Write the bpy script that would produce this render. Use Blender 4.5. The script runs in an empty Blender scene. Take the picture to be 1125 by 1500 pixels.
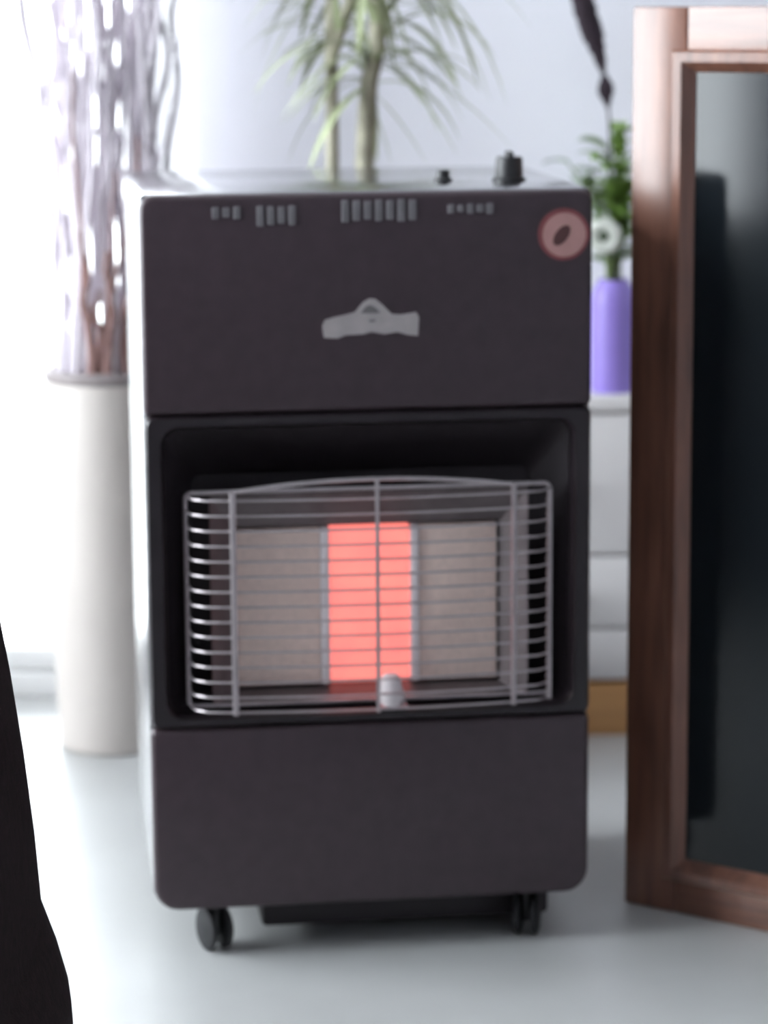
import bpy, bmesh, math, random
import numpy as np
from mathutils.bvhtree import BVHTree
from mathutils import Vector, Matrix

scene = bpy.context.scene
COL = scene.collection

# ------------------------------------------------------------------ camera
FPX, CAM_H = 4000.0, 0.91
PITCH, ROLL = math.atan(750 / FPX), math.radians(0.4)
F = Vector((0, math.cos(PITCH), -math.sin(PITCH)))
R0 = Vector((1, 0, 0))
U0 = Vector((0, math.sin(PITCH), math.cos(PITCH)))
R = R0 * math.cos(ROLL) - U0 * math.sin(ROLL)
U = U0 * math.cos(ROLL) + R0 * math.sin(ROLL)
CAM = Vector((0, 0, CAM_H))
cam = bpy.data.cameras.new('camera')
cam.sensor_fit = 'VERTICAL'
cam.sensor_height = 36.0
cam.lens = 36.0 * FPX / 1500.0
cam.clip_start = 0.05
cam.clip_end = 100
cam.dof.use_dof = True
cam.dof.focus_distance = 2.08
cam.dof.aperture_fstop = 4.8
camo = bpy.data.objects.new('camera', cam)
COL.objects.link(camo)
mw = Matrix((R, U, -F)).transposed().to_4x4()
mw.translation = CAM
camo.matrix_world = mw
scene.camera = camo

# ------------------------------------------------------------------ sky and daylight
world = bpy.data.worlds.new('overcast_sky')
scene.world = world
world.use_nodes = True
bg = world.node_tree.nodes['Background']
bg.inputs['Color'].default_value = (0.88, 0.95, 1.0, 1)
bg.inputs['Strength'].default_value = 12.0

scene.view_settings.view_transform = 'Standard'
scene.view_settings.look = 'None'
scene.view_settings.exposure = 0.42
scene.view_settings.gamma = 1.0
scene.view_settings.use_curve_mapping = False


def portal(name, loc, size, rot):
    l = bpy.data.lights.new(name, 'AREA')
    l.shape = 'RECTANGLE'
    l.size, l.size_y = size
    l.cycles.is_portal = True
    o = bpy.data.objects.new(name, l)
    o.location = loc
    o.rotation_euler = rot
    COL.objects.link(o)


WALL_Y = 3.47      # inner face of back wall
LEFT_X = -1.60     # inner face of left wall
RIGHT_X = 2.40
FRONT_Y = -2.60
CEIL = 2.50
DOOR = (-1.35, -0.235, 0.0, 2.15)      # x0,x1,z0,z1 opening in back wall
WIN = (1.55, 3.35, 0.35, 2.20)         # y0,y1,z0,z1 opening in left wall
portal('door_daylight', ((DOOR[0] + DOOR[1]) / 2, WALL_Y + .1, 1.08), (DOOR[1] - DOOR[0], 2.1), (math.radians(-90), 0, 0))
portal('window_left_offscreen', (LEFT_X - .1, (WIN[0] + WIN[1]) / 2, (WIN[2] + WIN[3]) / 2), (WIN[3] - WIN[2], WIN[1] - WIN[0]), (0, math.radians(-90), 0))


# ------------------------------------------------------------------ materials
def mat(name, color, rough=.5, metal=0.0, spec=.5, coat=0.0, coat_rough=.1, noise=None, bump=None, emit=None, sheen=0.0):
    m = bpy.data.materials.new(name)
    m.use_nodes = True
    nt = m.node_tree
    b = nt.nodes['Principled BSDF']
    b.inputs['Base Color'].default_value = (*color, 1)
    b.inputs['Roughness'].default_value = rough
    b.inputs['Metallic'].default_value = metal
    b.inputs['Specular IOR Level'].default_value = spec
    b.inputs['Coat Weight'].default_value = coat
    b.inputs['Coat Roughness'].default_value = coat_rough
    b.inputs['Sheen Weight'].default_value = sheen
    tc = nt.nodes.new('ShaderNodeTexCoord')
    if noise:
        scale, amount, stretch = noise
        mp = nt.nodes.new('ShaderNodeMapping')
        mp.inputs['Scale'].default_value = stretch
        n = nt.nodes.new('ShaderNodeTexNoise')
        n.inputs['Scale'].default_value = scale
        n.inputs['Detail'].default_value = 5
        cr = nt.nodes.new('ShaderNodeValToRGB')
        cr.color_ramp.elements[0].position = .3
        cr.color_ramp.elements[1].position = .7
        cr.color_ramp.elements[0].color = (*[max(0, c * (1 - amount)) for c in color], 1)
        cr.color_ramp.elements[1].color = (*[min(1, c * (1 + amount)) for c in color], 1)
        nt.links.new(tc.outputs['Object'], mp.inputs['Vector'])
        nt.links.new(mp.outputs['Vector'], n.inputs['Vector'])
        nt.links.new(n.outputs['Fac'], cr.inputs['Fac'])
        nt.links.new(cr.outputs['Color'], b.inputs['Base Color'])
    if bump:
        scale, strength = bump
        n2 = nt.nodes.new('ShaderNodeTexNoise')
        n2.inputs['Scale'].default_value = scale
        n2.inputs['Detail'].default_value = 4
        bp = nt.nodes.new('ShaderNodeBump')
        bp.inputs['Strength'].default_value = strength
        bp.inputs['Distance'].default_value = .002
        nt.links.new(tc.outputs['Object'], n2.inputs['Vector'])
        nt.links.new(n2.outputs['Fac'], bp.inputs['Height'])
        nt.links.new(bp.outputs['Normal'], b.inputs['Normal'])
    if emit:
        c, s = emit
        b.inputs['Emission Color'].default_value = (*c, 1)
        b.inputs['Emission Strength'].default_value = s
    return m


def window_glass():
    m = bpy.data.materials.new('window_glass')
    m.use_nodes = True
    nt = m.node_tree
    nt.nodes.clear()
    out = nt.nodes.new('ShaderNodeOutputMaterial')
    tr = nt.nodes.new('ShaderNodeBsdfTransparent')
    gl = nt.nodes.new('ShaderNodeBsdfGlossy')
    gl.inputs['Roughness'].default_value = .02
    fr = nt.nodes.new('ShaderNodeFresnel')
    fr.inputs['IOR'].default_value = 1.45
    mx = nt.nodes.new('ShaderNodeMixShader')
    nt.links.new(fr.outputs['Fac'], mx.inputs['Fac'])
    nt.links.new(tr.outputs[0], mx.inputs[1])
    nt.links.new(gl.outputs[0], mx.inputs[2])
    nt.links.new(mx.outputs[0], out.inputs['Surface'])
    return m


M = {
    'wall': mat('wall_paint', (.86, .86, .92), .85, noise=(6, .015, (1, 1, 1)), bump=(220, .08)),
    'ceiling': mat('ceiling_paint', (.85, .85, .86), .9, noise=(5, .01, (1, 1, 1))),
    'floor': mat('floor_tile_glaze', (.53, .535, .53), .36, noise=(7, .04, (1, 1, 1)), bump=(60, .05)),
    'white_paint': mat('white_gloss_paint', (.86, .86, .86), .35, noise=(9, .01, (1, 1, 1))),
    'terrace': mat('terrace_concrete', (.72, .72, .70), .9, noise=(4, .05, (1, 1, 1))),
    'glass': window_glass(),
    'black': mat('black_enamel', (.048, .031, .038), .38, noise=(60, .12, (1, 1, 1)), bump=(350, .10)),
    'black_top': mat('black_gloss_enamel', (.035, .034, .040), .22, noise=(30, .1, (1, 1, 1)), coat=1.0, coat_rough=.15),
    'black_side': mat('black_side_enamel', (.040, .036, .042), .30, noise=(30, .1, (1, 1, 1)), coat=.5, coat_rough=.22),
    'black_matte': mat('black_cavity_enamel', (.022, .016, .020), .55, noise=(40, .15, (1, 1, 1))),
    'frame_black': mat('black_frame_enamel', (.018, .013, .016), .30, noise=(40, .15, (1, 1, 1))),
    'slat': mat('grey_satin', (.18, .17, .18), .4, noise=(50, .1, (1, 1, 1))),
    'plastic': mat('black_plastic', (.02, .02, .022), .45, noise=(50, .1, (1, 1, 1))),
    'rubber': mat('black_rubber', (.012, .012, .014), .6, noise=(50, .1, (1, 1, 1))),
    'chrome': mat('dull_chrome_wire', (.47, .425, .44), .36, metal=.8, noise=(80, .1, (1, 1, 1))),
    'steel': mat('dull_steel_reflector', (.17, .145, .15), .38, metal=.7, noise=(40, .15, (1, 1, 1))),
    'caster_steel': mat('caster_steel', (.45, .45, .47), .35, metal=.8, noise=(60, .1, (1, 1, 1))),
    'post': mat('pale_ceramic_divider', (.80, .74, .76), .6, noise=(60, .05, (1, 1, 1))),
    'ceramic': mat('beige_ceramic', (.84, .67, .60), .9, noise=(140, .07, (1, 1, 1)), bump=(400, .4)),
    'badge': mat('silver_badge', (.44, .40, .395), .40, metal=.35, noise=(70, .08, (1, 1, 1))),
    'badge_dark': mat('badge_dark_enamel', (.16, .15, .15), .5, noise=(70, .08, (1, 1, 1))),
    'stick_red': mat('dark_red_print', (.22, .06, .065), .5, noise=(60, .1, (1, 1, 1))),
    'stick_pink': mat('pink_beige_print', (.46, .25, .235), .5, noise=(60, .06, (1, 1, 1))),
    'stick_brown': mat('brown_print', (.09, .035, .035), .5, noise=(60, .1, (1, 1, 1))),
    'planter': mat('cream_glazed_ceramic', (.66, .60, .56), .45, noise=(8, .03, (1, 1, 1))),
    'planter_rim': mat('taupe_planter_rim', (.28, .24, .24), .55, noise=(30, .06, (1, 1, 1))),
    'soil': mat('dark_soil', (.07, .05, .04), .95, noise=(60, .4, (1, 1, 1)), bump=(90, .9)),
    'twig': mat('glare_pale_bark', (.84, .78, .84), .8, noise=(20, .14, (1, 1, .2)), bump=(120, .3)),  # pale bark, lightened further to carry the backlight glare
    'twig_grey': mat('grey_twig_bark', (.50, .46, .50), .8, noise=(20, .14, (1, 1, .2)), bump=(120, .3)),
    'twig_brown': mat('reddish_brown_bark', (.30, .17, .155), .8, noise=(20, .2, (1, 1, .2)), bump=(120, .3)),
    'stem': mat('hazed_olive_cane', (.36, .34, .26), .8, noise=(26, .2, (1, 1, 2.5)), bump=(120, .4)),  # cane colour lightened, window haze put into the olive
    'dracaena': mat('hazed_olive_leaf', (.36, .40, .24), .5, noise=(14, .15, (1, 1, 1))),  # leaf green paled and greyed to include glare and haze
    'terracotta': mat('grey_pot_glaze', (.35, .35, .37), .5, noise=(14, .05, (1, 1, 1))),
    'leaf': mat('fresh_green_leaf', (.23, .36, .09), .45, noise=(18, .25, (1, 1, 1))),
    'leaf_pale': mat('grey_green_leaf', (.38, .46, .34), .5, noise=(18, .15, (1, 1, 1))),
    'stalk': mat('green_stalk', (.14, .20, .06), .6, noise=(18, .15, (1, 1, 1))),
    'petal': mat('white_petal', (.80, .84, .76), .6, noise=(30, .05, (1, 1, 1))),
    'flower_eye': mat('grey_green_flower_eye', (.10, .13, .09), .8, noise=(60, .2, (1, 1, 1))),
    'spike': mat('dark_purple_seed_head', (.035, .022, .032), .85, noise=(60, .4, (1, 1, .4)), bump=(160, 1.0)),
    'purple': mat('violet_glaze', (.33, .24, .72), .35, noise=(12, .05, (1, 1, 1))),
    'unit_white': mat('white_lacquer_board', (.78, .76, .76), .45, noise=(9, .02, (1, 1, 1))),
    'orange': mat('orange_pine', (.62, .34, .14), .5, noise=(9, .12, (.3, 1, 6))),
    'wood': mat('lacquered_red_brown_wood', (.20, .085, .055), .34, noise=(16, .35, (5, 5, .5)), coat=.55, coat_rough=.28),
    'wood_rail': mat('lacquered_red_brown_wood_rail', (.20, .085, .055), .34, noise=(16, .35, (.5, 5, 5)), coat=.55, coat_rough=.28),
    'dark_glass': mat('smoked_glass', (.010, .013, .016), .11, spec=.40, noise=(3, .1, (1, 1, 1))),
    'fabric': mat('black_upholstery', (.012, .006, .007), .95, noise=(120, .4, (1, 1, 1)), bump=(500, .5), spec=.1),
}


def hot_ceramic():
    m = bpy.data.materials.new('glowing_ceramic')
    m.use_nodes = True
    nt = m.node_tree
    b = nt.nodes['Principled BSDF']
    b.inputs['Base Color'].default_value = (.5, .2, .16, 1)
    b.inputs['Roughness'].default_value = .9
    tc = nt.nodes.new('ShaderNodeTexCoord')
    n = nt.nodes.new('ShaderNodeTexNoise')
    n.inputs['Scale'].default_value = 22
    n.inputs['Detail'].default_value = 2
    cr = nt.nodes.new('ShaderNodeValToRGB')
    cr.color_ramp.elements[0].position = .3
    cr.color_ramp.elements[1].position = .75
    cr.color_ramp.elements[0].color = (.96, .19, .175, 1)
    cr.color_ramp.elements[1].color = (1.0, .245, .20, 1)
    nt.links.new(tc.outputs['Object'], n.inputs['Vector'])
    nt.links.new(n.outputs['Fac'], cr.inputs['Fac'])
    nt.links.new(cr.outputs['Color'], b.inputs['Emission Color'])
    b.inputs['Emission Strength'].default_value = 0.90
    return m


M['hot'] = hot_ceramic()


# ------------------------------------------------------------------ mesh helpers
def props(o, label=None, cat=None, group=None, kind=None):
    if label: o['label'] = label
    if cat: o['category'] = cat
    if group: o['group'] = group
    if kind: o['kind'] = kind
    return o


def obj(name, bm, m, parent=None, label=None, cat=None, group=None, kind=None, angle=40, recalc=True):
    if recalc:
        bmesh.ops.recalc_face_normals(bm, faces=bm.faces[:])
    me = bpy.data.meshes.new(name)
    for f in bm.faces:
        f.smooth = True
    bm.to_mesh(me)
    bm.free()
    me.set_sharp_from_angle(angle=math.radians(angle))
    for mm in (m if isinstance(m, (list, tuple)) else [m]):
        me.materials.append(M[mm] if isinstance(mm, str) else mm)
    o = bpy.data.objects.new(name, me)
    COL.objects.link(o)
    o.parent = parent
    return props(o, label, cat, group, kind)


def thing(name, loc, rz=0, label=None, cat=None, group=None, kind=None):
    o = bpy.data.objects.new(name, None)
    o.empty_display_size = .05
    o.location = loc
    o.rotation_euler = (0, 0, rz)
    COL.objects.link(o)
    return props(o, label, cat, group, kind)


def copy_obj(o, parent):
    c = o.copy()
    COL.objects.link(c)
    c.parent = parent
    return c


def B():
    return bmesh.new()


def box(bm, x0, x1, y0, y1, z0, z1, bev=0, seg=2):
    vs = [bm.verts.new((x, y, z)) for x in (x0, x1) for y in (y0, y1) for z in (z0, z1)]
    fs = [bm.faces.new([vs[i] for i in q]) for q in
          ((0, 1, 3, 2), (4, 6, 7, 5), (0, 4, 5, 1), (2, 3, 7, 6), (0, 2, 6, 4), (1, 5, 7, 3))]
    if bev:
        es = list({e for f in fs for e in f.edges})
        bmesh.ops.bevel(bm, geom=es, offset=bev, segments=seg, affect='EDGES', profile=.5)
    return bm


def tube(bm, pts, rad, n=8, closed=False):
    pts = [Vector(p) for p in pts]
    k = len(pts)
    rads = rad if isinstance(rad, (list, tuple)) else [rad] * k
    rings = []
    nrm = None
    for i, p in enumerate(pts):
        if closed:
            t = pts[(i + 1) % k] - pts[i - 1]
        else:
            t = pts[min(i + 1, k - 1)] - pts[max(i - 1, 0)]
        t.normalize()
        if nrm is None:
            a = Vector((0, 0, 1)) if abs(t.z) < .9 else Vector((1, 0, 0))
            nrm = t.cross(a).normalized()
        else:
            nrm = (nrm - t * nrm.dot(t))
            nrm = nrm.normalized() if nrm.length > 1e-6 else t.orthogonal().normalized()
        b2 = t.cross(nrm)
        rings.append([bm.verts.new(p + (nrm * math.cos(2 * math.pi * j / n) + b2 * math.sin(2 * math.pi * j / n)) * rads[i]) for j in range(n)])
    last = k if closed else k - 1
    for i in range(last):
        a, b = rings[i], rings[(i + 1) % k]
        for j in range(n):
            bm.faces.new((a[j], a[(j + 1) % n], b[(j + 1) % n], b[j]))
    if not closed:
        bm.faces.new(rings[0][::-1])
        bm.faces.new(rings[-1])
    return bm


def lathe(bm, prof, n=48, c=(0, 0, 0), axis='z', caps=True):
    rings = []
    for r, z in prof:
        ring = []
        for j in range(n):
            a = 2 * math.pi * j / n
            if axis == 'z':
                p = (c[0] + r * math.cos(a), c[1] + r * math.sin(a), c[2] + z)
            elif axis == 'y':
                p = (c[0] + r * math.cos(a), c[1] + z, c[2] + r * math.sin(a))
            else:
                p = (c[0] + z, c[1] + r * math.cos(a), c[2] + r * math.sin(a))
            ring.append(bm.verts.new(p))
        rings.append(ring)
    for a, b in zip(rings, rings[1:]):
        for j in range(n):
            bm.faces.new((a[j], a[(j + 1) % n], b[(j + 1) % n], b[j]))
    if caps:
        bm.faces.new(rings[0][::-1])
        bm.faces.new(rings[-1])
    else:                      # closed ring profile: last ring meets the first
        bmesh.ops.remove_doubles(bm, verts=bm.verts[:], dist=1e-6)
    return bm


def rrect(x0, x1, z0, z1, r, n=6):
    """rounded rectangle in XZ; r = (bl, br, tr, tl)"""
    if not isinstance(r, (list, tuple)):
        r = (r,) * 4
    out = []
    for (cx, cz, a0, rr) in ((x0 + r[0], z0 + r[0], 180, r[0]), (x1 - r[1], z0 + r[1], 270, r[1]),
                             (x1 - r[2], z1 - r[2], 0, r[2]), (x0 + r[3], z1 - r[3], 90, r[3])):
        for i in range(n + 1):
            a = math.radians(a0 + 90 * i / n)
            out.append((cx + rr * math.cos(a), cz + rr * math.sin(a)))
    return out


def loft(bm, loops, cap0=True, cap1=True, ring=False):
    """loops: list of equal-length 3D point loops"""
    vs = [[bm.verts.new(p) for p in lp] for lp in loops]
    n = len(vs[0])
    pairs = list(zip(vs, vs[1:])) + ([(vs[-1], vs[0])] if ring else [])
    for a, b in pairs:
        for j in range(n):
            bm.faces.new((a[j], a[(j + 1) % n], b[(j + 1) % n], b[j]))
    if not ring:
        if cap0: bm.faces.new(vs[0][::-1])
        if cap1: bm.faces.new(vs[-1])
    return bm


def prism(bm, pts, y0, y1):
    return loft(bm, [[(x, y0, z) for x, z in pts], [(x, y1, z) for x, z in pts]])


def plate(bm, x0, x1, z0, z1, y0, y1, r, edge=.004, steps=3):
    """front plate (faces -y at y0) whose front edge is rounded over by `edge`"""
    loops = []
    for i in range(steps + 1):
        a = math.pi / 2 * i / steps
        ins = edge * (1 - math.sin(a))
        y = y0 + edge * (1 - math.cos(a))
        rr = [max(q - ins, .0006) for q in (r if isinstance(r, (list, tuple)) else (r,) * 4)]
        loops.append([(x, y, z) for x, z in rrect(x0 + ins, x1 - ins, z0 + ins, z1 - ins, rr)])
    loops.append([(x, y1, z) for x, z in rrect(x0, x1, z0, z1, r)])
    return loft(bm, loops)


def pix(x, y, Y):
    """world point where the photograph's pixel meets the vertical plane at depth Y"""
    d = F + (x - 562.5) / FPX * R - (y - 750) / FPX * U
    return CAM + d * (Y / d.y)


# ------------------------------------------------------------------ room shell
T = .2
obj('floor', box(B(), LEFT_X - T, RIGHT_X + T, FRONT_Y - T, WALL_Y + T, -.1, 0), 'floor', kind='structure')
obj('ceiling', box(B(), LEFT_X - T, RIGHT_X + T, FRONT_Y - T, WALL_Y + T, CEIL, CEIL + .1), 'ceiling', kind='structure')
bm = B()
box(bm, LEFT_X - T, DOOR[0], WALL_Y, WALL_Y + T, 0, CEIL)
box(bm, DOOR[1], RIGHT_X + T, WALL_Y, WALL_Y + T, 0, CEIL)
box(bm, DOOR[0], DOOR[1], WALL_Y, WALL_Y + T, DOOR[3], CEIL)
obj('wall_back', bm, 'wall', kind='structure')
bm = B()
box(bm, LEFT_X - T, LEFT_X, FRONT_Y, WIN[0], 0, CEIL)
box(bm, LEFT_X - T, LEFT_X, WIN[1], WALL_Y, 0, CEIL)
box(bm, LEFT_X - T, LEFT_X, WIN[0], WIN[1], 0, WIN[2])
box(bm, LEFT_X - T, LEFT_X, WIN[0], WIN[1], WIN[3], CEIL)
obj('wall_left', bm, 'wall', kind='structure')
obj('wall_right', box(B(), RIGHT_X, RIGHT_X + T, FRONT_Y, WALL_Y, 0, CEIL), 'wall', kind='structure')
obj('wall_front', box(B(), LEFT_X - T, RIGHT_X + T, FRONT_Y - T, FRONT_Y, 0, CEIL), 'wall', kind='structure')
obj('baseboard_back', box(B(), DOOR[1] + .02, .12, WALL_Y - .012, WALL_Y, 0, .06, .003), 'white_paint', kind='structure')

# glazed terrace door in the back wall
door = thing('door_1', ((DOOR[0] + DOOR[1]) / 2, WALL_Y + .06, 0), kind='structure')
hw = (DOOR[1] - DOOR[0]) / 2
bm = B()
box(bm, -hw, -hw + .035, 0, .07, 0, DOOR[3], .004)
box(bm, hw - .035, hw, 0, .07, 0, DOOR[3], .004)
box(bm, -hw + .035, hw - .035, 0, .07, DOOR[3] - .04, DOOR[3], .004)
box(bm, -hw + .035, hw - .035, 0, .07, 0, .033, .004)
obj('door_frame', bm, 'white_paint', door)
for s in (-1, 1):
    x0, x1 = sorted((s * .002, s * (hw - .037)))
    bm = B()
    box(bm, x0, x0 + .05, .01, .055, .037, DOOR[3] - .042, .004)
    box(bm, x1 - .05, x1, .01, .055, .037, DOOR[3] - .042, .004)
    box(bm, x0 + .05, x1 - .05, .01, .055, .037, .066, .004)
    box(bm, x0 + .05, x1 - .05, .01, .055, DOOR[3] - .10, DOOR[3] - .042, .004)
    lf = obj('door_leaf', bm, 'white_paint', door)
    obj('pane', box(B(), x0 + .048, x1 - .048, .030, .036, .062, DOOR[3] - .095), 'glass', lf)

# window on the left wall
win = thing('window_1', (LEFT_X - .12, (WIN[0] + WIN[1]) / 2, 0), kind='structure')
hl = (WIN[1] - WIN[0]) / 2
bm = B()
box(bm, 0, .07, -hl, hl, WIN[2], WIN[2] + .05, .004)
box(bm, 0, .07, -hl, hl, WIN[3] - .05, WIN[3], .004)
for y in (-hl + .025, 0, hl - .025):
    box(bm, 0, .07, y - .025, y + .025, WIN[2] + .05, WIN[3] - .05, .004)
obj('window_frame', bm, 'white_paint', win)
for i in range(2):
    y0 = -hl + i * hl + .02
    obj('pane', box(B(), .03, .036, y0, y0 + hl - .04, WIN[2] + .045, WIN[3] - .045), 'glass', win)

# terrace outside
obj('terrace_floor', box(B(), -6, 4, -4, 7, -.25, -.12), 'terrace', kind='structure')
obj('terrace_parapet', box(B(), -5.8, 4, 5.6, 5.75, -.12, .85, .01), 'terrace', kind='structure')

# ------------------------------------------------------------------ gas heater
HA = math.radians(7.3)
heater = thing('gas_heater', (-.0125, 2.53, 0), HA,
               'black portable gas cabinet heater on casters with one glowing ceramic panel', 'heater')
HW, ZB, ZT, D = .2115, .0437, .7290, .365
Z1, Z0 = .524, .224            # opening
obj('top_panel', box(B(), -HW, HW, .006, D, ZT - .014, ZT, .006, 3), 'black_top', heater)
for s in (-1, 1):
    x0, x1 = sorted((s * HW, s * (HW - .012)))
    obj('side_panel', box(B(), x0, x1, .010, D - .004, ZB + .012, ZT - .012, .005, 3), 'black_side', heater)
obj('back_panel', box(B(), -HW + .012, HW - .012, D - .016, D - .004, ZB + .012, ZT - .014), 'black_matte', heater)
obj('base_plate', box(B(), -HW + .008, HW - .008, .022, D - .01, ZB + .004, ZB + .016, .003), 'black_matte', heater)
obj('under_shade_box', box(B(), -.105, HW - .030, .050, D - .030, .006, ZB + .005, .005), 'black_matte', heater)  # black box added to stand for the shade beneath the body
up = obj('upper_front_panel', plate(B(), -HW, HW, Z1 + .0006, ZT - .001, 0, .018, (.006, .006, .013, .013), .006, 4), 'black', heater)
obj('lower_front_panel', plate(B(), -HW, HW, ZB, Z0 - .0006, 0, .018, (.024, .024, .006, .006), .006, 4), 'black', heater)
# frame round the opening
o_, i_ = (-HW, HW, Z0, Z1), (-.1935, .1935, .236, .511)
rr = lambda b, ins, r: rrect(b[0] + ins, b[1] - ins, b[2] + ins, b[3] - ins, r)
prof = [(o_, 0, .018, .008), (o_, 0, .005, .008), (o_, .003, -.001, .007), (i_, -.003, -.001, .018), (i_, 0, .004, .016), (i_, .001, .018, .015)]
obj('opening_frame', loft(B(), [[(x, y, z) for x, z in rr(b, ins, r)] for b, ins, y, r in prof], ring=True), 'frame_black', heater)
# cavity behind the frame (tapering box, open to the front)
bm = B()
loft(bm, [[(x, .018, z) for x, z in rrect(-.1925, .1925, .237, .510, .015)],
          [(x, .075, z) for x, z in rrect(-.165, .165, .240, .455, .01)]], cap0=False, cap1=True)
obj('cavity_lining', bm, 'black_matte', heater)

# burner: reflector tray, three ceramic plaques, dividers
CX0, CX1, CZ0, CZ1, CY = -.1255, .1265, .2545, .4080, .036
burner = thing('burner', (0, 0, 0))
bm = B()
loft(bm, [[(x, .012, z) for x, z in rrect(CX0 - .026, CX1 + .026, CZ0 - .014, CZ1 + .038, .004)],
          [(x, CY - .002, z) for x, z in rrect(CX0 - .003, CX1 + .003, CZ0 - .003, CZ1 + .003, .001)],
          [(x, CY + .012, z) for x, z in rrect(CX0 - .003, CX1 + .003, CZ0 - .003, CZ1 + .003, .001)]], cap0=False, cap1=True)
bpy.data.objects.remove(burner)
burner = obj('burner', bm, 'steel', heater, recalc=True)
pw, dv = .0770, .0095
hot0, hot1 = .003 - pw / 2, .003 + pw / 2
for (a, b, m) in ((CX0, hot0 - dv, 'ceramic'), (hot0, hot1, 'hot'), (hot1 + dv, CX1, 'ceramic')):
    o = obj('ceramic_plaque', plate(B(), a, b, CZ0, CZ1, CY, CY + .010, .0015, .0015, 2), m, burner)
    if m == 'hot':
        o['label'] = 'glowing red ceramic plaque'
for a in (hot0 - dv + .0005, hot1 + .0005):
    obj('divider', box(B(), a, a + dv - .001, CY - .003, CY + .010, CZ0, CZ1, .0012), 'post', burner)
# pilot assembly in front of the glowing plaque
pilot = obj('pilot_burner', lathe(B(), [(.0001, .030), (.006, .030), (.0095, .026), (.0105, .018), (.0105, .004), (.008, 0), (.0001, 0)],
                                  20, (.0165, -.012, .2435)), 'post', burner)
pilot['label'] = 'pale metal pilot burner'
bm = B()
tube(bm, [(.024, -.002, .262), (.028, .004, .250), (.031, .012, .243), (.031, .030, .241)], .0035, 8)
obj('electrode', bm, 'post', pilot)
obj('pilot_bracket', box(B(), .006, .034, -.008, .024, .2375, .2405, .0008), 'caster_steel', pilot)

# wire guard
ZW = [.2445 + i * .01445 for i in range(15)]


def guard_path(z, bow=0.0, x_out=.172):
    p = [(-x_out, .016, z), (-x_out, .004, z), (-x_out + .003, -.008, z), (-.158, -.018, z), (-.132, -.023, z)]
    for i in range(1, 12):
        t = -1 + 2 * i / 12
        p.append((.132 * t, -.023 - .008 * (1 - t * t), z + bow * (1 - t * t)))
    p += [(-x, y, z) for x, y, z in p[:5][::-1]]
    return p


bm = B()
loopz = rrect(-.174, .174, ZW[0] - .002, ZW[-1] + .002, .006, 4)
tube(bm, [(x, .014, z) for x, z in loopz], .0022, 8, closed=True)
guard = obj('wire_guard', bm, 'chrome', heater)
w0 = obj('guard_wire', tube(B(), guard_path(ZW[0]), .00115, 8), 'chrome', guard)
for z in ZW[1:]:
    c = copy_obj(w0, guard)
    c.location.z = z - ZW[0]
arch = [(-.132, -.0225, ZW[-1] + .003)] + [(.132 * (-1 + 2 * i / 12), -.0225 - .008 * (1 - (-1 + 2 * i / 12) ** 2),
        ZW[-1] + .008 + .0105 * (1 - (-1 + 2 * i / 12) ** 2)) for i in range(13)] + [(.132, -.0225, ZW[-1] + .003)]
obj('arched_wire', tube(B(), arch, .0021, 8), 'chrome', guard)
for x, y, zt, r in ((-.132, -.0255, ZW[-1] + .009, .0031), (.1325, -.0255, ZW[-1] + .009, .0026), (.002, -.0335, ZW[-1] + .0185, .0019),
                    (.170, -.0075, ZW[-1] + .001, .0026)):
    obj('guard_bar', tube(B(), [(x, y, ZW[0] - .002), (x, y, (ZW[0] + zt) / 2), (x, y, zt)], r, 8), 'chrome', guard)

# emblem on the upper panel: bar with an open peak over it
bm = B()
pts = [(-.0425, .5945), (-.030, .5935), (-.022, .5965), (-.006, .5970), (.002, .5990), (.014, .5965), (.026, .5985), (.036, .5955), (.0455, .5945),
       (.0465, .6120), (.044, .6165), (.030, .6145), (.0215, .6150), (.0125, .6240), (.006, .6295), (.000, .6300), (-.006, .6265), (-.0135, .6175), (-.022, .6155), (-.034, .6130), (-.0415, .6110), (-.044, .6050)]
prism(bm, pts, -.0022, .001)
badge = obj('emblem', bm, 'badge', up)
badge['label'] = 'silver emblem with a peak over a bar'
obj('emblem_inlay', prism(B(), [(-.0080, .6165), (.0105, .6165), (.0060, .6215), (.0015, .6240), (-.0025, .6235), (-.0055, .6205)], -.0027, -.0018), 'badge_dark', badge)
obj('emblem_inlay', prism(B(), rrect(-.0005, .0055, .6085, .6105, .0009, 3), -.0027, -.0018), 'badge_dark', badge)

# short raised grey slats along the top of the upper panel
def hx(px): return (px - 541) / 640 * .418
first = None
for a, b, n, zt, zb in ((317, 362, 3, .7175, .7050), (380, 440, 4, .7175, .6985), (500, 612, 7, .7215, .7010), (652, 722, 5, .7165, .7065)):
    w = (hx(b) - hx(a)) / n
    for i in range(n):
        x0 = hx(a) + i * w
        j = ((i * 37 + a) % 5) * .0006
        bm = B()
        plate(bm, x0 + w * .16, x0 + w * .84, zb + j, zt - j * .5, -.0016, .001, .0012, .0008, 2)
        obj('grey_slat', bm, 'slat', up)

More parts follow.
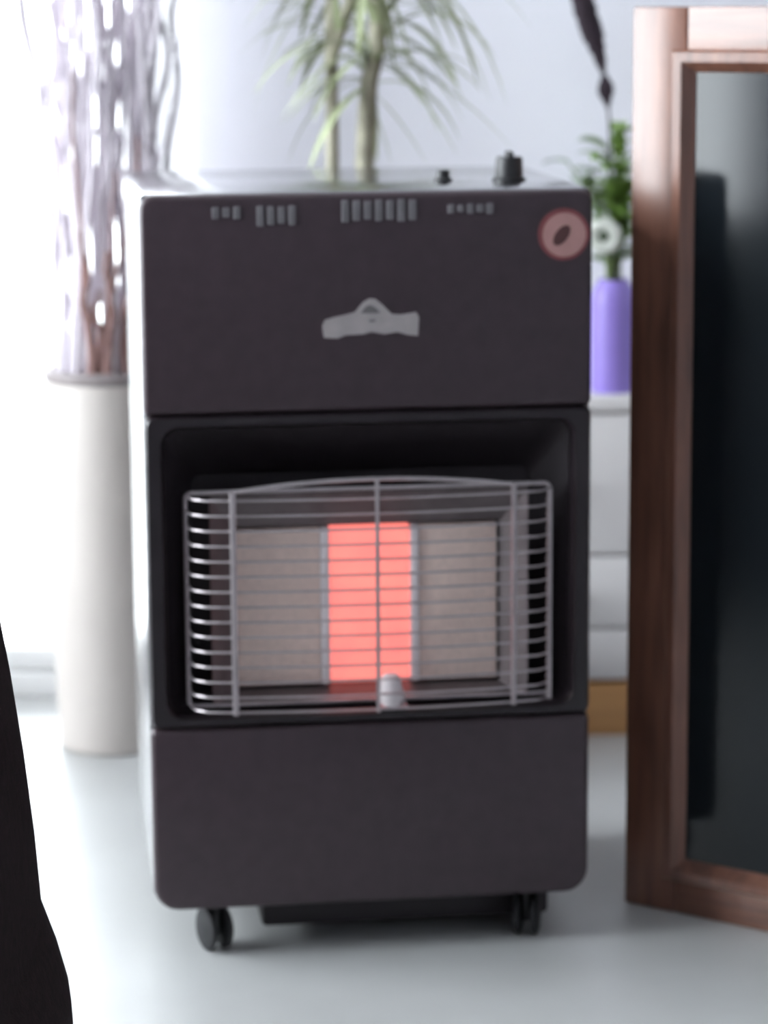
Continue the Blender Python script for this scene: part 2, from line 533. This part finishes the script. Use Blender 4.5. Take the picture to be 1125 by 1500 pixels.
# round sticker in the upper right corner
SX, SZ, SR = .1835, .6865, .0245
st = obj('round_sticker', lathe(B(), [(.0001, -.0006), (SR, -.0006), (SR, .0008), (.0001, .0008)], 48, (SX, 0, SZ), 'y'), 'stick_red', up)
st['label'] = 'round pink sticker with a red rim and a brown oval'
obj('sticker_disc', lathe(B(), [(.0001, -.0009), (SR * .84, -.0009), (SR * .84, -.0004), (.0001, -.0004)], 48, (SX + .0005, 0, SZ - .0005), 'y'), 'stick_pink', st)
bm = B()
ang = math.radians(52)
el = []
for i in range(28):
    a = 2 * math.pi * i / 28
    u, v = .0110 * math.cos(a), .0060 * math.sin(a)
    el.append((SX - .002 + u * math.cos(ang) - v * math.sin(ang), SZ - .001 + u * math.sin(ang) + v * math.cos(ang)))
prism(bm, el, -.0012, -.0008)
obj('sticker_oval', bm, 'stick_brown', st)

# gas control and igniter on the top panel
knob = obj('control_knob', lathe(B(), [(.0001, 0), (.0165, 0), (.0165, .003), (.0135, .004), (.0130, .021), (.0118, .0235), (.0001, .0235)], 28, (.152, .115, ZT)), 'plastic', heater)
obj('knob_grip', box(B(), .1495, .1545, .103, .127, ZT + .022, ZT + .029, .0015), 'plastic', knob)
obj('igniter_button', lathe(B(), [(.0001, 0), (.009, 0), (.009, .003), (.0065, .004), (.0065, .010), (.0055, .0115), (.0001, .0115)], 24, (.088, .120, ZT)), 'plastic', heater)

# casters
def caster(x, y, swivel):
    c = thing('caster', (x, y, 0), swivel)
    c.parent = heater
    bm = B()
    lathe(bm, [(.0001, .0560), (.007, .0560), (.007, .044), (.0001, .044)], 16)
    box(bm, -.0035, .0035, -.014, .012, .014, .048, .003)
    lathe(bm, [(.0001, -.0125), (.004, -.0125), (.004, .0125), (.0001, .0125)], 12, (0, -.006, .022), 'x')
    bpy.data.objects.remove(c)
    c = obj('caster', bm, 'plastic', heater)
    c.location = (x, y, 0)
    c.rotation_euler = (0, 0, swivel)
    for s in (-1, 1):
        obj('wheel', lathe(B(), [(.0001, -.004), (.018, -.004), (.0215, -.002), (.022, 0), (.0215, .002), (.018, .004), (.0001, .004)], 28, (s * .0085, -.006, .022), 'x'), 'rubber', c)


for x, y, a in ((-.1545, .040, .35), (.1585, .040, -.3), (-.165, D - .06, 1.0), (.165, D - .06, .6)):
    caster(x, y, a)

# the body rides this much higher on its casters
for ch in heater.children:
    if not ch.name.startswith('caster'):
        ch.location.z += .0075

# ------------------------------------------------------------------ planter with dried branches
PC = Vector((-.337, 3.305, 0))
pl = thing('tall_planter', PC, 0, 'tall cream cylindrical planter standing by the bright terrace door', 'planter')
obj('planter_body', lathe(B(), [(.0001, 0), (.066, 0), (.070, .004), (.0765, .452), (.0765, .458), (.070, .460), (.066, .455), (.064, .40), (.0001, .40)], 64), 'planter', pl)
obj('planter_rim', lathe(B(), [(.0665, .455), (.0765, .4585), (.0785, .462), (.0785, .470), (.0765, .473), (.0695, .473), (.0668, .470), (.0665, .455)], 64, caps=False), 'planter_rim', pl)
bm = B()
lathe(bm, [(.0001, .401), (.0635, .401), (.0648, .440), (.04, .446), (.0001, .449)], 40)
obj('soil', bm, 'soil', pl, kind='stuff')

rng = random.Random(7)


def branch_path(base, top, wig, n=34, curl=1.0, seed=0):
    r = random.Random(seed)
    base, top = Vector(base), Vector(top)
    ph = [r.uniform(0, 6.28) for _ in range(4)]
    f1, f2 = r.uniform(1.2, 2.2) * curl, r.uniform(3, 5) * curl
    out = []
    for i in range(n):
        t = i / (n - 1)
        p = base.lerp(top, t)
        e = t ** .8
        p.x += wig * e * (math.sin(f1 * 6.28 * t + ph[0]) - math.sin(ph[0])) * .6 + wig * .3 * e * math.sin(f2 * 6.28 * t + ph[1])
        p.y += wig * .35 * e * math.sin(f1 * 6.28 * t + ph[2]) + wig * .12 * e * math.sin(f2 * 6.28 * t + ph[3])
        p.y = min(p.y, WALL_Y - .035)
        out.append(p)
    return out


STRANDS = []       # every stem, laid out first, then eased apart, then built and given its side twigs
BRANCHES = []


def branch(name, base, top, r0, r1, wig, m, label, group, seed, curl=1.0, forks=2):
    path = branch_path(base, top, wig, seed=seed, curl=curl)
    n = len(path)
    BRANCHES.append(dict(name=name, label=label, group=group, m=m, strand=len(STRANDS), forks=forks, seed=seed, wig=wig))
    STRANDS.append(dict(path=path, rad=[r0 + (r1 - r0) * i / (n - 1) for i in range(n)]))


def ease_apart(step=.012, rounds=240):
    """push strands sideways, level by level, until no two of different branches touch"""
    zs = np.arange(SOIL, max(st['path'][-1].z for st in STRANDS) + step, step)
    L, N = len(zs), len(STRANDS)
    X = np.zeros((L, N, 2), np.float32)
    Rr = np.zeros((L, N), np.float32)
    ok = np.zeros((L, N), bool)
    for j, st in enumerate(STRANDS):
        pz = [p.z for p in st['path']]
        X[:, j, 0] = np.interp(zs, pz, [p.x for p in st['path']])
        X[:, j, 1] = np.interp(zs, pz, [p.y for p in st['path']])
        Rr[:, j] = np.interp(zs, pz, st['rad'])
        ok[:, j] = (zs >= pz[0] - step) & (zs <= pz[-1] + step)
    # front-to-back order decides which of two crossing strands passes in front
    own = np.arange(N)
    depth = np.array([st['path'][0].y for st in STRANDS]) + own * 1e-6
    side = np.sign(depth[:, None] - depth[None, :]).astype(np.float32)
    apart = own[:, None] != own[None, :]
    X0 = X.copy()
    need = (Rr[:, :, None] + Rr[:, None, :]) * 1.30 + .0016
    both = ok[:, :, None] & ok[:, None, :] & apart[None]
    rim = zs < .480
    for k in range(rounds):
        d = X[:, :, None, :] - X[:, None, :, :]
        dist = np.sqrt((d ** 2).sum(-1)) + 1e-9
        lap = np.where(both, np.maximum(need - dist, 0), 0)
        if lap.max() < 2e-4:
            break
        dd = d.copy()
        dd[..., 1] += .014 * side[None]
        dd /= np.sqrt((dd ** 2).sum(-1, keepdims=True)) + 1e-9
        X += .42 * (dd * lap[..., None]).sum(2)
        if k < rounds - 6:
            D = X - X0
            S = D.copy()
            S[1:-1] = .12 * D[:-2] + .76 * D[1:-1] + .12 * D[2:]
            X = X0 + S
        c = X - np.array([PC.x, PC.y], np.float32)
        rad = np.sqrt((c ** 2).sum(-1))
        lim = .0640 - Rr
        sc = np.where(rim[:, None] & (rad > lim), lim / (rad + 1e-9), 1)
        X = np.array([PC.x, PC.y], np.float32) + c * sc[..., None]
        X[..., 1] = np.minimum(X[..., 1], WALL_Y - .010 - Rr)
    for j, st in enumerate(STRANDS):
        st['path'] = [Vector((X[i, j, 0], X[i, j, 1], zs[i])) for i in range(L) if ok[i, j]]
        st['rad'] = [float(Rr[i, j]) for i in range(L) if ok[i, j]]


def poly(bm, off):
    bm.verts.index_update()
    return [v.co + off for v in bm.verts], [[v.index for v in f.verts] for f in bm.faces]


def build_branches():
    made, trees = [], []
    for b in BRANCHES:
        path, rad = STRANDS[b['strand']]['path'], STRANDS[b['strand']]['rad']
        off = path[0]
        t = thing(b['name'], off, 0, b['label'], 'branch', b['group'])
        bm = tube(B(), [p - off for p in path], rad, 6)
        trees.append([BVHTree.FromPolygons(*poly(bm, off))])
        obj('stem', bm, b['m'], t)
        made.append((t, off, path, rad))
    for q, b in enumerate(BRANCHES):
        t, off, path, rad = made[q]
        r = random.Random(b['seed'] * 13 + 5)
        n = len(path)
        for k in range(b['forks']):
            for attempt in range(90):           # grow a twig where the bundle leaves room for it
                i = r.randint(int(n * .25), int(n * .72))
                ln = r.uniform(.14, .32) * (1 - .5 * attempt / 90)
                tip = path[i] + Vector((r.uniform(-.05, .05), r.uniform(-.03, .03), ln))
                tip.y = min(tip.y, WALL_Y - .03)
                pp = branch_path(path[i], tip, b['wig'] * .4, n=14, seed=b['seed'] * 7 + k + attempt * 31, curl=.8)
                bm = tube(B(), [p - off for p in pp], [rad[i] * .7 * (1 - .6 * j / 13) for j in range(14)], 6)
                tw = BVHTree.FromPolygons(*poly(bm, off))
                if not any(tw.overlap(o) for z, ts in enumerate(trees) if z != q for o in ts):
                    trees[q].append(tw)
                    obj('side_twig', bm, b['m'], t)
                    break
                bm.free()


SOIL = .440
# dense pale bundle
for i in range(40):
    rad = rng.uniform(.030, .058)
    a = math.pi * (1 - (i * 53 % 40) / 39) * (1 if i % 2 else -1)
    b0 = PC + Vector((rad * math.cos(a), rad * math.sin(a), SOIL))
    px_ = 72 + (i * 53 % 40) / 39 * 150
    tp = pix(px_ + rng.uniform(-5, 5), rng.uniform(-330, -120), PC.y + rng.uniform(-.05, .06))
    branch('dried_branch', b0, tp, rng.uniform(.0036, .0060), .0022, .014, 'twig',
           'pale mauve dried branch in the bundle standing in the cream planter', 'pale dried branches in the planter', 100 + i, forks=2)
# reddish brown stems low down
for i, (bx_, tx, ty) in enumerate(((148, 116, 345), (156, 166, 375), (165, 180, 405), (150, 140, 430))):
    b0 = pix(bx_, 545, PC.y - .060)
    b0.z = SOIL
    branch('brown_stem', b0, pix(tx, ty, PC.y - .068), .0075, .0030, .008, 'twig_brown',
           'reddish brown dried stem rising from the soil of the cream planter', 'brown stems in the planter', 300 + i, forks=1)
# loose curly outliers
for i, (bx_, tx, ty, w) in enumerate(((120, 26, -40, .012), (128, 8, -160, .02), (185, 288, -20, .02), (190, 262, -150, .03), (178, 232, -60, .02), (95, 45, 300, .008))):
    b0 = pix(bx_, 545, PC.y)
    b0.z = SOIL
    branch('curly_twig', b0, pix(tx, ty, PC.y - .02), .0052, .0036, w, 'twig_grey',
           'thin curling twig arching out of the dried bundle in the cream planter', 'curly twigs in the planter', 420 + i, curl=.8, forks=0)

ease_apart()
build_branches()

# ------------------------------------------------------------------ dracaena behind the heater
DC = Vector((-.045, 3.16, 0))
pot = thing('plant_pot', DC, 0, 'grey floor pot behind the black heater holding a strappy plant', 'plant pot')
obj('pot_body', lathe(B(), [(.0001, 0), (.072, 0), (.076, .004), (.098, .19), (.104, .192), (.104, .218), (.096, .220), (.092, .19), (.0001, .185)], 48), 'terracotta', pot)
obj('soil', lathe(B(), [(.0001, .187), (.090, .187), (.092, .200), (.05, .205), (.0001, .206)], 32), 'soil', pot, kind='stuff')
dr = thing('dracaena', DC + Vector((0, 0, .20)), 0, 'tall olive green plant with bare canes and drooping strap leaves behind the heater', 'plant')
dorg = DC + Vector((0, 0, .20))


def strap(bm, p, d, ln, w, droop, n=8, fold=.25):
    """strap leaf starting at p, heading d, bending down"""
    d = Vector(d).normalized()
    pts = []
    cur, dirv = Vector(p), d.copy()
    for i in range(n + 1):
        pts.append((cur.copy(), dirv.copy()))
        cur += dirv * (ln / n)
        dirv = (dirv + Vector((0, 0, -droop / n))).normalized()
    prev = None
    for i, (q, dv_) in enumerate(pts):
        t = i / n
        side = dv_.cross(Vector((0, 0, 1)))
        side = side.normalized() if side.length > 1e-4 else Vector((1, 0, 0))
        nrm = side.cross(dv_)
        ww = w * (.55 + .45 * math.sin(min(t * 2.2, 1) * math.pi / 2)) * (1 - t ** 3 * .97) / 2
        row = [bm.verts.new(q - side * ww + nrm * ww * fold), bm.verts.new(q), bm.verts.new(q + side * ww + nrm * ww * fold)]
        if prev:
            bm.faces.new((prev[0], prev[1], row[1], row[0]))
            bm.faces.new((prev[1], prev[2], row[2], row[1]))
        prev = row
    return bm


def cane(pts, r0, r1):
    bm = B()
    pts = [Vector(p) - dorg for p in pts]
    n = len(pts)
    tube(bm, pts, [r0 + (r1 - r0) * i / (n - 1) for i in range(n)], 10)
    obj('cane', bm, 'stem', dr)


def P(x, y, dy=0): return pix(x, y, DC.y + dy)


cane([DC + Vector((-.022, 0, .19)), P(490, 330), P(487, 240), P(486, 120), P(484, 40), P(490, -60), P(495, -140)], .0085, .007)
cane([DC + Vector((.018, .01, .19)), P(533, 330), P(534, 240), P(537, 170), P(541, 118), P(553, 66), P(551, 0), P(548, -120)], .0125, .009)
cane([P(486, 80), P(500, 40), P(520, -20), P(528, -90)], .008, .006)
lr = random.Random(21)


def crown(x, y, n, lo, hi, ln0, ln1, w, dy=0.0):
    c = P(x, y, dy) - dorg
    for i in range(n):
        a = 2 * math.pi * (i * .618 + lr.uniform(-.05, .05))
        el_ = lr.uniform(lo, hi)
        d = Vector((math.cos(a) * math.cos(el_), math.sin(a) * math.cos(el_) * .45, math.sin(el_)))
        bm = B()
        ln_ = lr.uniform(ln0, ln1)
        strap(bm, c + Vector((0, 0, lr.uniform(-.02, .02))), d, ln_, w * lr.uniform(.8, 1.15), lr.uniform(1.0, 2.2))
        obj('leaf', bm, 'dracaena', dr, angle=80)


crown(541, 110, 16, -.3, .8, .08, .15, .014)
crown(553, 60, 18, -.3, .8, .10, .19, .014)
crown(497, 42, 14, -.2, .9, .07, .13, .010)
crown(548, -60, 22, -.5, .8, .14, .24, .015)
crown(505, -90, 18, -.5, .8, .12, .20, .014)
# the leaves one can follow singly
for x0, y0, x1, y1, w, droop in ((478, 46, 411, 93, .011, .5), (470, 12, 378, 6, .011, .5), (572, 30, 668, 6, .012, .3), (560, 78, 738, 226, .012, .6),
                                 (575, 100, 660, 228, .016, .6), (600, 60, 672, 165, .012, .9), (560, 5, 700, 85, .011, 1.0), (540, 130, 618, 245, .010, .6),
                                 (536, 135, 570, 240, .010, .5), (495, 60, 455, 150, .009, .7), (500, 120, 420, 190, .007, .8)):
    a, b = P(x0, y0) - dorg, P(x1, y1) - dorg
    d = (b - a)
    ln_ = d.length * 1.05
    bm = B()
    strap(bm, a, d.normalized() + Vector((0, -.05, droop * .5)), ln_, w, droop, 10)
    obj('leaf', bm, 'dracaena', dr, angle=80)

# ------------------------------------------------------------------ narrow white drawer unit in the gap, with the violet vase
UX0, UX1, UY0, UY1 = .130, .400, 3.315, WALL_Y - .004
unit = thing('drawer_unit', ((UX0 + UX1) / 2, UY0, 0), 0, 'narrow white drawer unit with an orange plinth between heater and glass cabinet', 'drawer unit')
uw, ud = (UX1 - UX0) / 2, UY1 - UY0
obj('carcass', box(B(), -uw, uw, .016, ud, .0695, .412, .001), 'unit_white', unit)
obj('worktop', box(B(), -uw - .004, uw + .004, -.004, ud, .412, .432, .003), 'unit_white', unit)
obj('plinth', box(B(), -uw + .002, uw - .002, .006, ud - .01, 0, .0695, .002), 'orange', unit)
for z0, z1 in ((.2335, .4085), (.1405, .2295), (.0735, .1365)):
    d_ = obj('drawer', box(B(), -uw + .002, uw - .002, 0, .0155, z0, z1, .0025), 'unit_white', unit)
    zc = (z0 + z1) / 2
    obj('knob', lathe(B(), [(.0001, 0), (.004, 0), (.004, -.008), (.008, -.011), (.008, -.017), (.005, -.019), (.0001, -.019)], 16, (-.04, 0, zc), 'y'), 'unit_white', d_)

VC = Vector((pix(897, 580, 3.350).x, 3.350, .432))
vase = obj('vase', lathe(B(), [(.0001, 0), (.0245, 0), (.0268, .003), (.0272, .02), (.0272, .108), (.0262, .120), (.0225, .130), (.0190, .135), (.0180, .139), (.0165, .139), (.0170, .133), (.0235, .12), (.0240, .02), (.0001, .012)], 40),
           'purple', None, 'slim violet vase standing on the narrow white drawer unit', 'vase')
vase.location = VC
VT = VC + Vector((0, 0, .137))


def leaf_blade(bm, p, d, ln, w, curve=.3, n=6):
    return strap(bm, p, d, ln, w, curve, n, .35)


def Q(x, y, dy=0): return pix(x, y, VC.y + dy)


fl = thing('white_flower', Q(884, 346, -.035), 0, 'small white flower peeping out beside the upper right corner of the heater', 'flower')
for i in range(6):
    a = 2 * math.pi * i / 6 + .3
    bm = B()
    u = Vector((math.cos(a), 0, math.sin(a)))
    v = Vector((-math.sin(a), 0, math.cos(a)))
    rows = []
    for j, (rr_, ww, yy) in enumerate(((.004, .003, 0), (.010, .0085, -.004), (.017, .0105, -.004), (.0215, .007, -.001), (.0232, .002, .001))):
        rows.append([bm.verts.new(u * rr_ + v * ww * s + Vector((0, yy + abs(s) * .002, 0))) for s in (-1, 0, 1)])
    for r1, r2 in zip(rows, rows[1:]):
        for k in range(2):
            bm.faces.new((r1[k], r1[k + 1], r2[k + 1], r2[k]))
    obj('petal', bm, 'petal', fl, angle=80)
obj('flower_eye', lathe(B(), [(.0001, -.0055), (.004, -.005), (.0065, -.002), (.0065, .002), (.0001, .003)], 16, (0, 0, 0), 'y'), 'flower_eye', fl)
fo = Vector(fl.location)
obj('flower_stalk', tube(B(), [Vector((0, .002, 0)), Vector((.001, .018, -.006)), VT - fo + Vector((-.006, -.0095, .012)), VT - fo + Vector((-.005, -.0095, -.004)), VT - fo + Vector((-.004, -.009, -.05))], .0014, 6), 'stalk', fl)

sp = thing('dried_flower_spike', VC + Vector((0, 0, .02)), 0, 'dark purple dried seed spike on a thin stem rising from the violet vase', 'dried flower')
sorg = VC + Vector((0, 0, .02))
nk = VT - sorg + Vector((.002, .0105, 0))
st_path = [Vector((.002, .006, 0)), nk, Q(895, 300, .012) - sorg, Q(893, 180, .006) - sorg, Q(888, 130) - sorg, Q(882, 95) - sorg]
obj('spike_stem', tube(B(), st_path, .0016, 6), 'spike', sp)


def spindle(pts, rads, seed):
    r = random.Random(seed)
    bm = B()
    fine, fr_ = [], []
    for i in range(len(pts) - 1):
        for k in range(5):
            t = k / 5
            fine.append(Vector(pts[i]).lerp(Vector(pts[i + 1]), t))
            fr_.append((rads[i] + (rads[i + 1] - rads[i]) * t) * r.uniform(.86, 1.12))
    fine.append(Vector(pts[-1]))
    fr_.append(rads[-1])
    return tube(bm, fine, fr_, 12)


obj('seed_head', spindle([Q(884, 108) - sorg, Q(878, 82) - sorg, Q(870, 55) - sorg, Q(860, 25) - sorg, Q(852, -5) - sorg, Q(849, -35) - sorg], [.003, .0085, .0125, .0140, .0125, .009], 3), 'spike', sp)
obj('seed_head', spindle([Q(891, 158) - sorg, Q(888, 140) - sorg, Q(887, 125) - sorg, Q(885, 110) - sorg], [.002, .0085, .0100, .004], 4), 'spike', sp)

# leafy sprig, its stalks and leaves growing clear of the flower and the spike
def tree_of(roots):
    bpy.context.view_layer.update()
    v, p = [], []
    for ro in roots:
        for o in [ro] + list(ro.children_recursive):
            if o.type == 'MESH':
                b = len(v)
                v += [o.matrix_world @ q.co for q in o.data.vertices]
                p += [[b + i for i in f.vertices] for f in o.data.polygons]
    return BVHTree.FromPolygons(v, p)


OTHERS = tree_of([fl, sp, vase])


def clear(bm, off):
    bm.verts.index_update()
    return not OTHERS.overlap(BVHTree.FromPolygons([v.co + off for v in bm.verts], [[v.index for v in f.verts] for f in bm.faces]))


green = thing('leafy_sprig', VC + Vector((0, 0, .02)), 0, 'bushy green leafy sprig standing in the violet vase', 'foliage')
gorg = VC + Vector((0, 0, .02))
gr = random.Random(5)
for tx, ty, dy, m, n in ((905, 195, 0, 'leaf', 20), (888, 215, .012, 'leaf', 18), (918, 235, -.012, 'leaf', 18), (832, 240, .02, 'leaf_pale', 10), (898, 285, -.014, 'leaf', 16), (855, 262, .03, 'leaf_pale', 9), (915, 310, -.02, 'leaf', 14), (922, 270, .015, 'leaf', 14)):
    for attempt in range(120):
        tip = Q(tx, ty, dy + gr.uniform(-.010, .010) * (attempt > 0)) - gorg
        base = Vector((gr.uniform(-.008, .008), gr.uniform(-.008, .008), 0))
        neck = VT - gorg + Vector((gr.uniform(-.009, .009), gr.uniform(-.009, .009), 0))
        up_ = neck + Vector((0, 0, (tip.z - neck.z) * .7))
        path = [base, base.lerp(neck, .5), neck] + [(neck * (1 - t) ** 2 + up_ * 2 * t * (1 - t) + tip * t * t) for t in (.2, .4, .6, .8, 1)]
        bm = tube(B(), path, [.0020] * 3 + [.0018, .0016, .0014, .0012, .001], 6)
        if clear(bm, gorg):
            break
        bm.free()
    else:
        raise RuntimeError('no clear stalk')
    stalk = obj('stalk', bm, 'stalk', green)
    for i in range(n):
        t = .15 + .85 * i / (n - 1)
        seg = path[2:]
        u = t * (len(seg) - 1)
        k = min(int(u), len(seg) - 2)
        p = seg[k].lerp(seg[k + 1], u - k)
        for attempt in range(60):
            a = i * 2.4 + gr.uniform(-.3, .3) * (1 + attempt * .4)
            d = Vector((math.cos(a), math.sin(a) * .8, gr.uniform(.2, .9)))
            sz = 1 - .5 * attempt / 60
            bm = B()
            leaf_blade(bm, p, d, gr.uniform(.030, .050) * sz, gr.uniform(.017, .026) * sz, gr.uniform(.4, 1.2))
            if clear(bm, gorg):
                obj('leaf', bm, m, stalk, angle=80)
                break
            bm.free()

# ------------------------------------------------------------------ wooden cabinet with smoked glass door
CA = math.radians(-35.5)
cab = thing('glass_cabinet', (.2440, 2.676, 0), CA, 'red-brown lacquered wooden cabinet with a smoked glass door, turned towards the heater', 'cabinet')
CW, CD, CH = .62, .34, .902
ST = .060
bm = B()
box(bm, 0, .018, .020, CD, .0, CH - .02, .002)
box(bm, CW - .018, CW, .020, CD, .0, CH - .02, .002)
box(bm, .018, CW - .018, CD - .01, CD, .0, CH - .02)
box(bm, .018, CW - .018, .022, CD - .01, .02, .04)
obj('carcass', bm, 'wood', cab)
obj('cabinet_top', box(B(), 0, CW, .020, CD, CH - .020, CH - .001, .002), 'wood_rail', cab)
dz0, dz1 = .0, CH
dr_ = obj('cabinet_door', box(B(), 0, ST, -.002, .019, dz0, dz1, .003), 'wood', cab)
obj('door_stile', box(B(), CW - ST, CW, -.002, .019, dz0, dz1, .003), 'wood', dr_)
obj('door_rail', box(B(), ST, CW - ST, -.001, .019, dz1 - .052, dz1, .002), 'wood_rail', dr_)
obj('door_rail', box(B(), ST, CW - ST, -.001, .019, dz0, dz0 + .048, .002), 'wood_rail', dr_)
# inner moulding and pane
bm = B()
a_, b_ = (ST - .016, CW - ST + .016, dz0 + .034, dz1 - .040), None
lps = []
for ins, y in ((0, -.001), (.003, -.006), (.012, -.006), (.022, .006), (.022, .012), (0, .012)):
    lps.append([(x, y, z) for x, z in ((a_[0] + ins, a_[2] + ins), (a_[1] - ins, a_[2] + ins), (a_[1] - ins, a_[3] - ins), (a_[0] + ins, a_[3] - ins))])
obj('door_moulding', loft(bm, lps, ring=True), 'wood', dr_, angle=20)
obj('glass_pane', box(B(), ST - .006, CW - ST + .006, .007, .0115, dz0 + .044, dz1 - .050), 'dark_glass', dr_)
obj('door_knob', lathe(B(), [(.0001, -.022), (.009, -.021), (.011, -.016), (.008, -.010), (.005, -.006), (.006, 0), (.0001, 0)], 20, (CW - ST / 2, -.002, .47), 'y'), 'caster_steel', dr_)

# ------------------------------------------------------------------ black armchair at the left edge
ac = thing('armchair', (-.638, 1.72, 0), 0, 'black upholstered armchair whose sloping padded side stands before the planter', 'armchair')


def arm(s):
    # cross-section in XZ (outer side flares out towards the floor), lofted along y
    sec = [(.28, .10), (.300, .06), (.383, .05), (.392, .075), (.389, .130), (.380, .165), (.368, .200), (.364, .260), (.357, .330), (.348, .400), (.337, .470), (.322, .540), (.300, .585), (.262, .600), (.225, .585), (.212, .54), (.215, .40), (.235, .2), (.255, .12)]
    cx, cz = .30, .33
    loops = []
    for y, sc in ((-.38, .80), (-.372, .93), (-.35, 1), (-.1, 1), (.15, 1), (.30, 1.0), (.335, .985), (.358, .93), (.366, .82)):
        loops.append([(s * (cx + (x - cx) * sc), y, cz + (z - cz) * sc if z > .12 else z) for x, z in sec])
    return loft(B(), loops)


obj('arm', arm(1), 'fabric', ac, angle=70)
obj('arm', arm(-1), 'fabric', ac, angle=70)
obj('seat_base', box(B(), -.262, .262, -.34, .34, .07, .27, .02, 3), 'fabric', ac, angle=70)
obj('seat_cushion', box(B(), -.215, .215, -.26, .37, .272, .42, .04, 4), 'fabric', ac, angle=70)
bm = B()
loft(bm, [[(x, y + dy, z) for x, y in ((-.22, -.02), (-.18, .05), (.18, .05), (.22, -.02), (.18, -.09), (-.18, -.09))] for z, dy in ((.272, -.30), (.45, -.315), (.68, -.34), (.76, -.352), (.79, -.36))])
obj('backrest', bm, 'fabric', ac, angle=70)
for x in (-.30, .30):
    for y in (-.30, .28):
        obj('foot', lathe(B(), [(.0001, 0), (.016, 0), (.022, .06), (.022, .072), (.0001, .072)], 16, (x, y, 0)), 'plastic', ac)
